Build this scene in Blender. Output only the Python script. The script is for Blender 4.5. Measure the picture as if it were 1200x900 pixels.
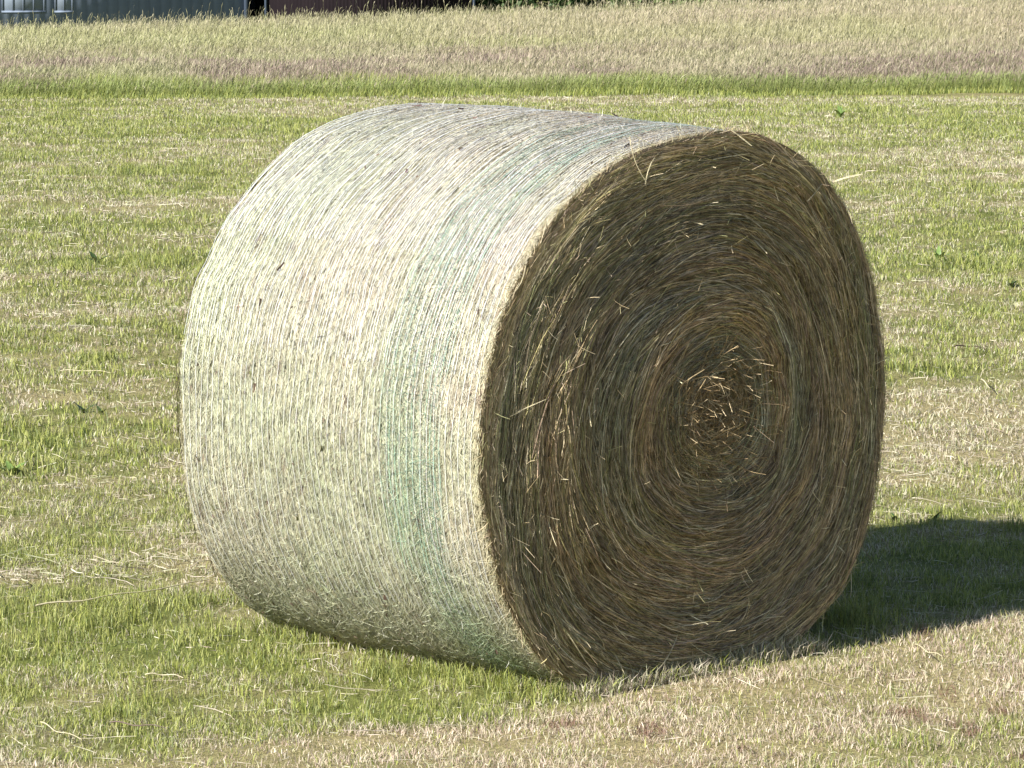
import bpy, math
import numpy as np

# ------------------------------------------------------------------ camera, sky, sun, exposure
for o in list(bpy.data.objects):
    bpy.data.objects.remove(o)
scene = bpy.context.scene
COL = scene.collection
rad = math.radians

F_PX = 6203.0                      # focal length in pixels of a 1200 px wide frame
PITCH = rad(8.366)
AX_Z = 0.667                       # height of the bale's axis above the ground
CAM_H = AX_Z + 0.0324 + 14.0 * math.tan(PITCH)

cam_d = bpy.data.cameras.new('camera')
cam_d.sensor_width = 36.0
cam_d.lens = F_PX / 1200.0 * 36.0
cam_d.clip_start = 0.1
cam_d.clip_end = 6000
cam = bpy.data.objects.new('camera', cam_d)
COL.objects.link(cam)
cam.location = (0, 0, CAM_H)
cam.rotation_euler = (math.pi / 2 - PITCH, 0, 0)
scene.camera = cam

SUN_EL = rad(34.6)
SUN_AZ = rad(227.9)                # clockwise from +Y, where the sun stands
S_DIR = (math.sin(SUN_AZ) * math.cos(SUN_EL), math.cos(SUN_AZ) * math.cos(SUN_EL), math.sin(SUN_EL))

world = bpy.data.worlds.new('World')
scene.world = world
world.use_nodes = True
wn = world.node_tree
for n in list(wn.nodes):
    wn.nodes.remove(n)
w_out = wn.nodes.new('ShaderNodeOutputWorld')
w_bg = wn.nodes.new('ShaderNodeBackground')
w_sky = wn.nodes.new('ShaderNodeTexSky')
w_sky.sky_type = 'NISHITA'
w_sky.sun_disc = False
w_sky.sun_elevation = SUN_EL
w_sky.sun_rotation = SUN_AZ
w_sky.altitude = 300
w_sky.air_density = 1.0
w_sky.dust_density = 0.5
w_bg.inputs['Strength'].default_value = 0.066
wn.links.new(w_sky.outputs['Color'], w_bg.inputs['Color'])
wn.links.new(w_bg.outputs['Background'], w_out.inputs['Surface'])

sun_d = bpy.data.lights.new('sun', 'SUN')
sun_d.energy = 4.8
sun_d.angle = rad(0.53)
sun_d.color = (1.0, 0.975, 0.935)
sun = bpy.data.objects.new('sun', sun_d)
COL.objects.link(sun)
from mathutils import Vector
sun.rotation_euler = Vector(S_DIR).to_track_quat('Z', 'Y').to_euler()
sun.location = (-20, -15, 20)

vs = scene.view_settings
vs.view_transform = 'Standard'
vs.look = 'None'
vs.gamma = 1.0
vs.use_curve_mapping = False
vs.exposure = 1.0

# ------------------------------------------------------------------ helpers
rng = np.random.default_rng(7)


def noise_table(seed, n=256):
    return np.random.default_rng(seed).random((n, n))


_T = {s: noise_table(s) for s in range(12)}


def vnoise(x, y, seed=0):
    T = _T[seed]
    n = T.shape[0]
    xi, yi = np.floor(x).astype(int), np.floor(y).astype(int)
    fx, fy = x - xi, y - yi
    fx, fy = fx * fx * (3 - 2 * fx), fy * fy * (3 - 2 * fy)
    a = T[xi % n, yi % n]; b = T[(xi + 1) % n, yi % n]
    c = T[xi % n, (yi + 1) % n]; d = T[(xi + 1) % n, (yi + 1) % n]
    return (a * (1 - fx) + b * fx) * (1 - fy) + (c * (1 - fx) + d * fx) * fy


def fbm(x, y, seed=0, octv=4):
    s, a, t = 0, 1.0, 0
    for k in range(octv):
        s = s + a * vnoise(x * 2 ** k + 17.3 * k, y * 2 ** k + 5.1 * k, (seed + k) % 12)
        t += a
        a *= 0.55
    return s / t


def sstep(a, b, x):
    t = np.clip((x - a) / (b - a), 0, 1)
    return t * t * (3 - 2 * t)


def mixc(a, b, t):
    return a * (1 - t[:, None]) + b * t[:, None]


def mesh_object(name, verts, faces, mat, colors=None, parent=None, smooth=False):
    """verts (n,3), faces (m,3) or (m,4) ints, colors (n,3) per vertex -> ONE mesh object"""
    verts = np.ascontiguousarray(verts, dtype=np.float32)
    faces = np.ascontiguousarray(faces, dtype=np.int32)
    m = bpy.data.meshes.new(name)
    k = faces.shape[1]
    m.vertices.add(len(verts))
    m.vertices.foreach_set('co', verts.ravel())
    m.loops.add(faces.size)
    m.loops.foreach_set('vertex_index', faces.ravel())
    m.polygons.add(len(faces))
    m.polygons.foreach_set('loop_start', np.arange(len(faces), dtype=np.int32) * k)
    m.polygons.foreach_set('loop_total', np.full(len(faces), k, dtype=np.int32))
    m.update(calc_edges=True)
    if smooth:
        m.polygons.foreach_set('use_smooth', np.ones(len(faces), dtype=bool))
    if colors is not None:
        at = m.attributes.new('tint', 'FLOAT_COLOR', 'POINT')
        c4 = np.ones((len(verts), 4), dtype=np.float32)
        c4[:, :3] = np.clip(colors, 0, 1)
        at.data.foreach_set('color', c4.ravel())
    m.materials.append(mat)
    o = bpy.data.objects.new(name, m)
    COL.objects.link(o)
    if parent is not None:
        o.parent = parent
    return o


def ribbons(P, W, width):
    """P (N,K,3) centre lines, W (N,K,3) width directions, width (N,K) -> verts, quads"""
    N, K, _ = P.shape
    off = W * width[..., None] * 0.5
    V = np.stack([P - off, P + off], axis=2).reshape(-1, 3)
    base = (np.arange(N) * K * 2)[:, None] + (np.arange(K - 1) * 2)[None, :]
    Q = np.stack([base, base + 1, base + 3, base + 2], axis=-1).reshape(-1, 4)
    return V, Q


def unit(v):
    return v / (np.linalg.norm(v, axis=-1, keepdims=True) + 1e-9)


def tag(o, label=None, cat=None, group=None, kind=None):
    if label: o['label'] = label
    if cat: o['category'] = cat
    if group: o['group'] = group
    if kind: o['kind'] = kind
    return o


def empty(name, loc, rz=0.0):
    o = bpy.data.objects.new(name, None)
    COL.objects.link(o)
    o.location = loc
    o.rotation_euler = (0, 0, rz)
    o.empty_display_size = 0.1
    return o


class NT:
    def __init__(self, name):
        self.m = bpy.data.materials.new(name)
        self.m.use_nodes = True
        self.t = self.m.node_tree
        for n in list(self.t.nodes):
            self.t.nodes.remove(n)
        self.out = self.t.nodes.new('ShaderNodeOutputMaterial')

    def n(self, typ, **kw):
        nd = self.t.nodes.new(typ)
        for k, v in kw.items():
            setattr(nd, k, v)
        return nd

    def l(self, a, b):
        self.t.links.new(a, b)

    def noise(self, vec, scale, detail=4, rough=0.6):
        nd = self.n('ShaderNodeTexNoise')
        nd.inputs['Scale'].default_value = scale
        nd.inputs['Detail'].default_value = detail
        nd.inputs['Roughness'].default_value = rough
        if vec is not None:
            self.l(vec, nd.inputs['Vector'])
        return nd.outputs['Fac']

    def ramp(self, fac, stops):
        nd = self.n('ShaderNodeValToRGB')
        el = nd.color_ramp.elements
        el[0].position, el[0].color = stops[0][0], (*stops[0][1], 1)
        el[1].position, el[1].color = stops[-1][0], (*stops[-1][1], 1)
        for p, c in stops[1:-1]:
            e = el.new(p)
            e.color = (*c, 1)
        self.l(fac, nd.inputs['Fac'])
        return nd.outputs['Color']

    def mix(self, fac, a, b, mode='MIX'):
        nd = self.n('ShaderNodeMix', data_type='RGBA', blend_type=mode)
        for s, v in ((nd.inputs[0], fac), (nd.inputs[6], a), (nd.inputs[7], b)):
            if hasattr(v, 'is_output'):
                self.l(v, s)
            elif isinstance(v, tuple):
                s.default_value = (*v, 1)
            else:
                s.default_value = v
        return nd.outputs[2]


def strand_material(name, rough=0.6, transl=0.2, spec=0.3, var=0.25, nscale=60.0):
    """tint attribute, a little mottled along each blade, partly translucent"""
    a = NT(name)
    at = a.n('ShaderNodeAttribute', attribute_name='tint')
    tc = a.n('ShaderNodeNewGeometry')
    nz = a.noise(tc.outputs['Position'], nscale, 2)
    mr = a.n('ShaderNodeMapRange')
    a.l(nz, mr.inputs[0])
    mr.inputs[1].default_value = 0.3; mr.inputs[2].default_value = 0.7
    mr.inputs[3].default_value = 1 - var; mr.inputs[4].default_value = 1 + var
    mul = a.n('ShaderNodeVectorMath', operation='SCALE')
    a.l(at.outputs['Color'], mul.inputs[0]); a.l(mr.outputs[0], mul.inputs['Scale'])
    p = a.n('ShaderNodeBsdfPrincipled')
    a.l(mul.outputs[0], p.inputs['Base Color'])
    p.inputs['Roughness'].default_value = rough
    p.inputs['Specular IOR Level'].default_value = spec
    if transl > 0:
        t = a.n('ShaderNodeBsdfTranslucent')
        a.l(mul.outputs[0], t.inputs['Color'])
        mx = a.n('ShaderNodeMixShader')
        mx.inputs[0].default_value = transl
        a.l(p.outputs[0], mx.inputs[1]); a.l(t.outputs[0], mx.inputs[2])
        a.l(mx.outputs[0], a.out.inputs['Surface'])
    else:
        a.l(p.outputs[0], a.out.inputs['Surface'])
    return a.m


M_GRASS = strand_material('grass_blades', 0.55, 0.28, 0.35, 0.2)
M_LITTER = strand_material('dry_stalks', 0.6, 0.12, 0.3, 0.2)
M_TALL = strand_material('meadow_stalks', 0.6, 0.25, 0.25, 0.15, 8.0)
M_HAY = strand_material('hay_stalks', 0.55, 0.12, 0.35, 0.3, 45.0)

# ------------------------------------------------------------------ terrain
EDGE_Y = 41.2                      # where the mown part ends
CREST_Y = 75.0


def edge_y(x):
    return EDGE_Y + 0.35 * (vnoise(x * 0.7 + 40, x * 0 + 3.3, 4) - 0.5) + 0.17 * x


def ground_z(x, y, rough=True):
    x = np.asarray(x, float); y = np.asarray(y, float)
    s = 0.0552
    z = -s * np.where(y < 20, 0, np.where(y < 25, (y - 20) ** 2 / 10.0, y - 22.5))
    a = np.clip((y - EDGE_Y) / (CREST_Y - EDGE_Y), 0, 1)
    z = z - np.where(y > EDGE_Y, (0.0665 - s) * (np.minimum(y, CREST_Y) - EDGE_Y), 0)
    z = np.where(y > CREST_Y, z - 0.072 * (np.minimum(y, 120) - CREST_Y) * sstep(CREST_Y, 92, y), z)
    z = z + np.where(y > 120, s * (y - 120) , 0)
    z = z + 0.038 * x * a * (1 - sstep(90, 125, y))
    # far hills, well beyond everything
    z = z + 26 * sstep(260, 900, y) * (0.6 + 0.8 * fbm(x / 310.0 + 3, y / 400.0, 2, 2))
    if rough:
        near = 1 - sstep(60, 110, y)
        # low bank of stubble in front of the bale, running away to the right
        d = (x - 0.0563) * 0.699 - (y - 14.0) * 0.715 - 0.66
        bank = sstep(0.0, 0.30, d) * (1 - sstep(1.2, 3.2, d))
        z = z + 0.012 * bank * (1 - sstep(17, 20, y)) * (y > 8)
        dip = np.exp(-(((x + 0.1) ** 2 + (y - 14.1) ** 2) / 2.5))
        z = z + near * (1 - dip * 0.85) * (0.035 * (fbm(x * 0.9, y * 0.9, 1, 3) - 0.5) + 0.028 * (fbm(x * 3.1, y * 3.1, 5, 2) - 0.5))
    return z


def grid_sheet(xs, ys):
    X, Y = np.meshgrid(xs, ys)
    Z = ground_z(X, Y)
    V = np.stack([X, Y, Z], -1).reshape(-1, 3)
    nx, ny = len(xs), len(ys)
    i = (np.arange(ny - 1)[:, None] * nx + np.arange(nx - 1)[None, :]).ravel()
    Q = np.stack([i, i + 1, i + nx + 1, i + nx], -1)
    return V, Q


BSH = 0.27


def field_fields(x, y):
    """how dry (0 green .. 1 straw) the mown field is at a spot, from swaths and patches"""
    wx = x + 0.6 * (fbm(x * 0.8, y * 0.8, 10, 2) - 0.5)
    wy = y + 0.9 * (fbm(x * 0.5 + 7, y * 0.5, 11, 2) - 0.5)
    n1 = fbm(wx * 0.6 + 11, wy * 0.8 + 4, 3, 3)
    n2 = fbm(x * 2.3 + 1, y * 3.2 + 7, 6, 3)
    n3 = fbm(wx * 0.2 + 30, wy * 1.0 + 2, 8, 2)          # swath streaks across the field
    n4 = fbm(x * 6.5 + 8, y * 7.5 + 1, 0, 2)
    dry = 0.48 + 1.15 * (n1 - 0.5) + 0.8 * (n2 - 0.5) + 0.65 * (n3 - 0.5) + 1.3 * (n4 - 0.5)
    dry = dry + 0.12 * sstep(24, 40, y) - 0.10 * sstep(42, 44.6, y)
    d = (x - 0.0563) * 0.699 - (y - 14.0) * 0.715 - 0.66
    pp = (x - 0.4666) * 0.715 + (y - 13.58) * 0.699
    d = d + 0.04 + BSH * np.clip((-0.85 - pp) / 0.9, 0, 1.5)
    fore = sstep(-0.10, 0.16, d + 0.22 * (fbm(x * 2.2, y * 2.2, 9, 2) - 0.5))
    far_off = (1 - sstep(17.5, 19.5, y))
    fore = fore * far_off
    dry = dry * (1 - fore) + fore * (0.97 + 0.6 * (n2 - 0.5) - 0.30 * sstep(0.75, 1.2, d))
    left = (1 - sstep(-1.5, 0.1, x)) * (1 - sstep(15.5, 17, y)) * (1 - fore)
    dry = dry - 0.10 * left
    # a raked line of dry hay left of the bale
    yl = 15.02 + 0.22 * (x + 1.0) + 0.05 * np.sin(x * 6)
    sw = np.exp(-((y - yl) / 0.20) ** 2) * sstep(-2.4, -1.9, x) * (1 - sstep(-0.75, -0.5, x))
    dry = dry + 0.38 * sw
    # behind the bale to the right the ground is drier
    r2 = np.exp(-(((x - 1.6) / 0.9) ** 2 + ((y - 17.2) / 0.75) ** 2))
    dry = dry + 0.30 * r2
    return np.clip(dry, 0, 1), fore


def ground_material():
    a = NT('field_soil')
    g = a.n('ShaderNodeNewGeometry')
    pos = g.outputs['Position']
    at = a.n('ShaderNodeAttribute', attribute_name='tint')
    n1 = a.noise(pos, 9.0, 6, 0.7)
    n2 = a.noise(pos, 55.0, 4, 0.7)
    n3 = a.noise(pos, 1.6, 4, 0.6)
    c = a.mix(n1, (0.55, 0.5, 0.42), (1.35, 1.35, 1.2))
    c2 = a.mix(n2, (0.45, 0.42, 0.4), (1.5, 1.5, 1.45))
    c3 = a.mix(n3, (0.85, 0.9, 0.85), (1.15, 1.08, 1.05))
    col = a.mix(1.0, at.outputs['Color'], c, 'MULTIPLY')
    col = a.mix(1.0, col, c2, 'MULTIPLY')
    col = a.mix(1.0, col, c3, 'MULTIPLY')
    p = a.n('ShaderNodeBsdfPrincipled')
    a.l(col, p.inputs['Base Color'])
    p.inputs['Roughness'].default_value = 0.95
    p.inputs['Specular IOR Level'].default_value = 0.1
    b = a.n('ShaderNodeBump')
    b.inputs['Strength'].default_value = 0.8
    b.inputs['Distance'].default_value = 0.02
    a.l(n2, b.inputs['Height'])
    a.l(b.outputs[0], p.inputs['Normal'])
    a.l(p.outputs[0], a.out.inputs['Surface'])
    return a.m


xs = np.unique(np.round(np.concatenate([
    -np.geomspace(5, 2500, 60)[::-1], np.linspace(-5, 5, 126), np.geomspace(5, 2500, 60)]), 4))
ys = np.unique(np.round(np.concatenate([
    -np.geomspace(4, 600, 16)[::-1], np.linspace(-4, 10, 16), np.linspace(10, 22, 160), np.linspace(22, 50, 180),
    np.linspace(50, 130, 90), np.geomspace(130, 4000, 60)]), 4))
GV, GQ = grid_sheet(xs, ys)
dry, fore = field_fields(GV[:, 0], GV[:, 1])
gcol = mixc(np.array([0.15, 0.18, 0.055]), np.array([0.34, 0.30, 0.18]), dry)
meadow = sstep(-0.2, 0.2, GV[:, 1] - edge_y(GV[:, 0]))
gcol = mixc(gcol, np.array([0.15, 0.16, 0.06]), meadow)
gcol = mixc(gcol, np.array([0.07, 0.10, 0.035]), sstep(150, 400, GV[:, 1]))
ground = mesh_object('ground', GV, GQ, ground_material(), gcol, smooth=True)
tag(ground, 'mown hay field running back to a crest and the land beyond', 'ground', kind='structure')

# ------------------------------------------------------------------ bale frame (needed to keep grass out of it)
TH = rad(44.36)
BALE_C = np.array([0.0563, 14.0])
L = 1.174
R0 = 0.75
ct, st = math.cos(TH), math.sin(TH)
HARM = [0.0094, 0.0116, -0.0078, -0.0103, -0.0163, -0.0054]


def bale_R(t):
    h = HARM
    return R0 * (1 + h[0] * np.cos(2 * t) + h[1] * np.sin(2 * t) + h[2] * np.cos(3 * t) + h[3] * np.sin(3 * t)
                 + h[4] * np.cos(4 * t) + h[5] * np.sin(4 * t))


def bale_local(x, y):
    dx, dy = x - BALE_C[0], y - BALE_C[1]
    return dx * ct + dy * st, -dx * st + dy * ct      # u across, v along (near face at -L/2)


# ------------------------------------------------------------------ grass on the mown field
def half_width(y):
    return y * 600.0 / F_PX


def scatter(n, y0, y1, margin, inner=None):
    y = y0 + (y1 - y0) * rng.random(n)
    if inner is not None:              # only the strips beyond the inner margin
        x = (rng.random(n) * 2 - 1) * (half_width(y1) + margin)
        k = np.abs(x) > half_width(y) + inner
        return x[k], y[k]
    hw = half_width(y) + margin
    keep = rng.random(n) < hw / (half_width(y1) + margin)
    y = y[keep]
    x = (rng.random(len(y)) * 2 - 1) * (half_width(y) + margin)
    return x, y


def outside_bale(x, y, r=0.34):
    u, v = bale_local(x, y)
    return ~((np.abs(u) < r) & (np.abs(v) < L / 2 - 0.015))


def blades(x, y, h, w, lean, lean_dir, col_a, col_b, bend=0.5):
    """upright blades: root pair, middle pair, tip"""
    n = len(x)
    z = ground_z(x, y) - 0.004
    root = np.stack([x, y, z], -1)
    ld = np.stack([np.cos(lean_dir), np.sin(lean_dir), np.zeros(n)], -1)
    fa = rng.random(n) * np.pi
    wd = np.stack([np.cos(fa), np.sin(fa), np.zeros(n)], -1)
    up = np.array([0, 0, 1.0])
    s1, c1 = np.sin(lean * (1 - bend)), np.cos(lean * (1 - bend))
    mid = root + (up * c1[:, None] + ld * s1[:, None]) * (h * 0.55)[:, None]
    s2, c2 = np.sin(lean * (1 + bend)), np.cos(lean * (1 + bend))
    tip = mid + (up * c2[:, None] + ld * s2[:, None]) * (h * 0.45)[:, None]
    hw = (w * 0.5)[:, None]
    V = np.stack([root - wd * hw, root + wd * hw, mid - wd * hw * 0.8, mid + wd * hw * 0.8, tip], 1).reshape(-1, 3)
    b = (np.arange(n) * 5)[:, None]
    Fc = np.concatenate([b + np.array([0, 1, 3]), b + np.array([0, 3, 2]), b + np.array([2, 3, 4])], 1).reshape(-1, 3)
    C = np.stack([col_a, col_a, (col_a + col_b) / 2, (col_a + col_b) / 2, col_b], 1).reshape(-1, 3)
    return V, Fc, C


def join(parts):
    Vs, Fs, Cs, o = [], [], [], 0
    for V, Fc, C in parts:
        Vs.append(V); Fs.append(Fc + o); Cs.append(C)
        o += len(V)
    return np.concatenate(Vs), np.concatenate(Fs), np.concatenate(Cs)


GREEN = np.array([[0.280, 0.315, 0.060], [0.365, 0.395, 0.095], [0.150, 0.195, 0.040], [0.425, 0.435, 0.140], [0.235, 0.285, 0.105]])
STRAW = np.array([[0.56, 0.50, 0.35], [0.68, 0.63, 0.47], [0.48, 0.42, 0.29], [0.52, 0.52, 0.32], [0.60, 0.51, 0.41], [0.38, 0.30, 0.22]])

parts = []
for (cnt, y0, y1, mg, hs, ws, inn) in ((380000, 11.6, 16.5, 0.45, 1.0, 0.85, None), (270000, 16.5, 23.0, 0.5, 1.0, 1.25, None),
                                  (290000, 23.0, 33.0, 0.8, 1.0, 1.35, None), (300000, 33.0, EDGE_Y, 1.2, 1.0, 1.7, None),
                                  (130000, 11.0, 20.0, 2.8, 1.0, 1.9, 0.45), (130000, 20.0, 31.0, 3.2, 1.0, 2.4, 0.7),
                                  (110000, 31.0, EDGE_Y, 4.0, 1.0, 3.2, 1.2)):
    x, y = scatter(cnt, y0, y1, mg, inn)
    k = outside_bale(x, y)
    x, y = x[k], y[k]
    n = len(x)
    dry, fore = field_fields(x, y)
    clump = fbm(x * 7 + 3, y * 7, 2, 2)
    k = rng.random(n) < 0.35 + 1.1 * sstep(0.35, 0.65, clump)
    x, y, dry, fore, clump = x[k], y[k], dry[k], fore[k], clump[k]
    n = len(x)
    isdry = rng.random(n) < np.clip(dry * 0.9 + 0.04, 0.10, 0.95)
    cg = GREEN[rng.integers(0, len(GREEN), n)]
    cs = STRAW[rng.integers(0, len(STRAW), n)]
    tuft = sstep(0.56, 0.72, fbm(x * 3.2 + 60, y * 3.2, 7, 2)) * (1 - dry)
    h = np.where(isdry, 0.012 + 0.028 * rng.random(n), 0.016 + 0.03 * rng.random(n)) * hs
    h = h * 0.8 * (1 + 1.0 * tuft * ~isdry) * (0.75 + 0.6 * clump)
    w = (0.0016 + 0.0022 * rng.random(n)) * ws
    lean = np.where(isdry, 0.3 + 0.95 * rng.random(n), 0.1 + 0.95 * rng.random(n) ** 1.3)
    ld = rng.random(n) * 2 * np.pi
    base = np.where(isdry[:, None], cs, cg) * (0.82 + 0.36 * rng.random(n))[:, None]
    cl = sstep(0.80, 0.86, vnoise(x * 9 + 3, y * 7 + 9, 3)) * fore
    base = mixc(base, np.array([0.22, 0.14, 0.10]), cl * (rng.random(n) < 0.75))
    base = base * (1 + (fore * isdry)[:, None] * np.array([0.10, 0.03, 0.07]))
    rootc = base * 0.85 + np.array([0.05, 0.04, 0.015]) * 0.5
    tipc = np.where((rng.random(n) < 0.35)[:, None] & ~isdry[:, None], mixc(base, np.array([0.45, 0.40, 0.20]), np.full(n, 0.55)), base * 1.06)
    parts.append(blades(x, y, h, w, lean, ld, rootc, tipc))
V, Fc, C = join(parts)
mown = mesh_object('mown_grass', V, Fc, M_GRASS, C)
tag(mown, 'short mown grass, green and straw coloured, covering the field round the bale', 'grass', kind='stuff')

# lying cut stalks
def lying(x, y, length, wid, col, lift=0.012, K=4, curl=0.25):
    n = len(x)
    ang = rng.normal(0, 1.3, n) + np.where(rng.random(n) < 0.5, 0, np.pi) + 0.15
    s = np.linspace(-0.5, 0.5, K)[None, :]
    cu = rng.normal(0, curl, n)[:, None]
    a = ang[:, None] + cu * s * 2
    px = x[:, None] + np.cos(a) * s * length[:, None]
    py = y[:, None] + np.sin(a) * s * length[:, None]
    til = rng.normal(0, 0.14, n)[:, None]
    pz = ground_z(px, py) + lift * (0.4 + rng.random(n))[:, None] + til * s * length[:, None] + 0.3 * lift * rng.random((n, K))
    P = np.stack([px, py, pz], -1)
    T = unit(np.gradient(P, axis=1))
    rv = unit(rng.normal(size=(n, 1, 3)) + np.array([0, 0, 0.3]))
    W = unit(np.cross(T, np.broadcast_to(rv, T.shape)))
    taper = np.clip(1.15 - np.abs(s) * 1.0, 0.3, 1)
    V, Q = ribbons(P, W, wid[:, None] * taper)
    C = np.repeat(col, K * 2, axis=0)
    return V, Q, C


n = 7500
v_ = (rng.random(n) - 0.5) * (L + 0.12)
sd = rng.random(n)
u_ = np.where(sd < 0.55, -0.33 - 0.12 * rng.random(n), rng.uniform(-0.46, 0.46, n))
v_ = np.where(sd < 0.55, v_, -L / 2 - 0.005 - 0.07 * rng.random(n))
x = BALE_C[0] + u_ * ct - v_ * st
y = BALE_C[1] + u_ * st + v_ * ct
isd = rng.random(n) < np.where(sd < 0.55, 0.35, 0.8)
base = np.where(isd[:, None], STRAW[rng.integers(0, 6, n)], GREEN[rng.integers(0, 5, n)]) * (0.8 + 0.4 * rng.random(n))[:, None]
contact = blades(x, y, 0.02 + 0.055 * rng.random(n) ** 1.5, 0.0016 + 0.002 * rng.random(n), 0.2 + 0.8 * rng.random(n), rng.random(n) * 6.28, base * 0.85, base)
V, Fc, C = contact
cg_ = mesh_object('grass_at_bale', V, Fc, M_GRASS, C)
tag(cg_, 'longer grass and stubble missed by the mower along the foot of the bale', 'grass', kind='stuff')

parts = []
for (cnt, y0, y1, mg, ws) in ((60000, 11.6, 17.5, 0.45, 1.0), (42000, 17.5, 28.0, 0.6, 1.5), (36000, 28.0, EDGE_Y, 1.0, 2.2)):
    x, y = scatter(cnt, y0, y1, mg)
    dry, fore = field_fields(x, y)
    k = outside_bale(x, y, 0.36) & (rng.random(len(x)) < np.clip(0.08 + 0.34 * dry ** 2, 0, 1) * (1 - 0.6 * sstep(18, 34, y)) * (1 - 0.75 * fore))
    x, y = x[k], y[k]
    n = len(x)
    ln = 0.02 + 0.05 * rng.random(n) ** 2 + 0.12 * (rng.random(n) < 0.05)
    c = STRAW[rng.integers(0, len(STRAW), n)] * (0.85 + 0.35 * rng.random(n))[:, None]
    parts.append(lying(x, y, ln, (0.0011 + 0.0011 * rng.random(n)) * ws, c * 0.85, 0.009))
# the raked line of dry hay left of the bale
n = 230
x = -2.1 + 1.5 * rng.random(n)
y = 15.02 + 0.22 * (x + 1.0) + 0.05 * np.sin(x * 6) + rng.normal(0, 0.13, n)
c = STRAW[rng.integers(0, 5, n)] * (0.95 + 0.4 * rng.random(n))[:, None]
parts.append(lying(x, y, 0.04 + 0.10 * rng.random(n), 0.0016 + 0.0018 * rng.random(n), c * 0.75, 0.014))
V, Q, C = join(parts)
lit = mesh_object('straw_litter', V, Q, M_LITTER, C)
tag(lit, 'cut dry stalks lying scattered on the mown field', 'straw', kind='stuff')

# ------------------------------------------------------------------ tall uncut meadow grass
def stalks(x, y, h, wid, lean, lean_dir, cstem, chead, head_len, head_w):
    """thin bent stem with a plume: root pair, mid pair, neck pair, plume pair, tip -> quads (tip quad degenerate avoided)"""
    n = len(x)
    z = ground_z(x, y) - 0.01
    root = np.stack([x, y, z], -1)
    ld = np.stack([np.cos(lean_dir), np.sin(lean_dir), np.zeros(n)], -1)
    fa = rng.random(n) * np.pi
    wd = np.stack([np.cos(fa), np.sin(fa), np.zeros(n)], -1)
    up = np.array([0, 0, 1.0])

    def step(p, a, d):
        return p + (up * np.cos(a)[:, None] + ld * np.sin(a)[:, None]) * d[:, None]
    p1 = step(root, lean * 0.5, h * 0.5)
    p2 = step(p1, lean * 1.1, h * 0.5)
    p3 = step(p2, lean * 2.0, head_len * 0.45)
    p4 = step(p3, lean * 3.2, head_len * 0.55)
    P = np.stack([root, p1, p2, p3, p4], 1)
    W = np.broadcast_to(wd[:, None, :], P.shape)
    width = np.stack([wid, wid * 0.8, wid * 0.7, head_w, head_w * 0.15], 1)
    V, Q = ribbons(P, W, width)
    C = np.stack([cstem * 0.8, cstem, (cstem + chead) / 2, chead, chead], 1)
    C = np.repeat(C, 2, axis=1).reshape(-1, 3)
    return V, Q, C


def meadow_xy(n, d0, d1, mg):
    y = EDGE_Y + d0 + (d1 - d0) * rng.random(n)
    x = (rng.random(n) * 2 - 1) * (half_width(y) + mg)
    y = y + (edge_y(x) - EDGE_Y)
    return x, y


def head_colours(x, y, n):
    pa = fbm(x * 0.22 + 5, y * 0.16 + 2, 1, 3)            # big patches
    pb = fbm(x * 0.5 + 9, y * 0.33 + 8, 5, 3)
    right = sstep(-5, 5, x / (y / 50.0))
    beige = np.array([0.45, 0.41, 0.255]); pink = np.array([0.42, 0.32, 0.25])
    purple = np.array([0.27, 0.195, 0.165]); lime = np.array([0.33, 0.34, 0.15]); cream = np.array([0.56, 0.50, 0.34])
    c = mixc(np.broadcast_to(beige, (n, 3)), pink, np.clip(0.15 + 0.55 * right + 1.2 * (pa - 0.5), 0, 1))
    c = mixc(c, lime, np.clip(0.55 - 0.35 * right + 1.8 * (pb - 0.5), 0, 0.85))
    front = 1 - sstep(2.0, 13.0, y - EDGE_Y)
    pc = fbm(x * 0.55 + 70, y * 0.40 + 3, 9, 3)
    c = mixc(c, purple, np.clip(sstep(0.40, 0.60, pc) * (0.2 + 0.8 * front) * 0.95 + 0.15 * front, 0, 0.95))
    c = mixc(c, cream, (rng.random(n) < 0.22) * 0.7)
    return c * (0.8 + 0.4 * rng.random(n))[:, None]


parts = []
for (cnt, d0, d1, ws) in ((80000, 0.0, 3.0, 0.7), (120000, 3.0, 9.0, 0.8), (130000, 9.0, 18.0, 0.9), (120000, 18.0, 31.0, 1.0), (12000, 31.0, 40.0, 1.2), (-60000, 0.0, 12.0, 1.5), (-60000, 12.0, 33.0, 2.0)):
    x, y = meadow_xy(abs(cnt), d0, d1, 1.3 if cnt > 0 else 8.0)
    k = (cnt > 0) | (np.abs(x) > half_width(y) + 1.2)
    x, y = x[k], y[k]
    n = len(x)
    dd = y - edge_y(x)
    grow = 0.11 + 0.08 * sstep(0.0, 3.5, dd) + 0.15 * sstep(4, 20, dd)
    clump = fbm(x * 1.4, y * 0.9, 4, 3)
    h = grow * (0.65 + 0.5 * rng.random(n)) * (0.7 + 0.6 * clump)
    h = h * np.where(rng.random(n) < 0.04, 1.35, 1.0)
    stem = mixc(np.broadcast_to(np.array([0.22, 0.27, 0.075]), (n, 3)), np.array([0.40, 0.36, 0.17]), np.clip(0.15 + 0.7 * sstep(2, 12, dd) + rng.normal(0, 0.2, n), 0, 1))
    hc = head_colours(x, y, n)
    fr = (1 - sstep(0.1, 0.9, dd))
    hc = mixc(hc, np.array([0.24, 0.30, 0.08]), fr * 0.85 * (rng.random(n) < 0.85))
    parts.append(stalks(x, y, h, (0.0025 + 0.002 * rng.random(n)) * ws, 0.08 + 0.40 * rng.random(n), rng.normal(0.1, 1.4, n), stem, hc,
                        (0.03 + 0.04 * rng.random(n)), (0.004 + 0.006 * rng.random(n)) * ws))
V, Q, C = join(parts)
tg = mesh_object('tall_grass', V, Q, M_TALL, C)
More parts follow.
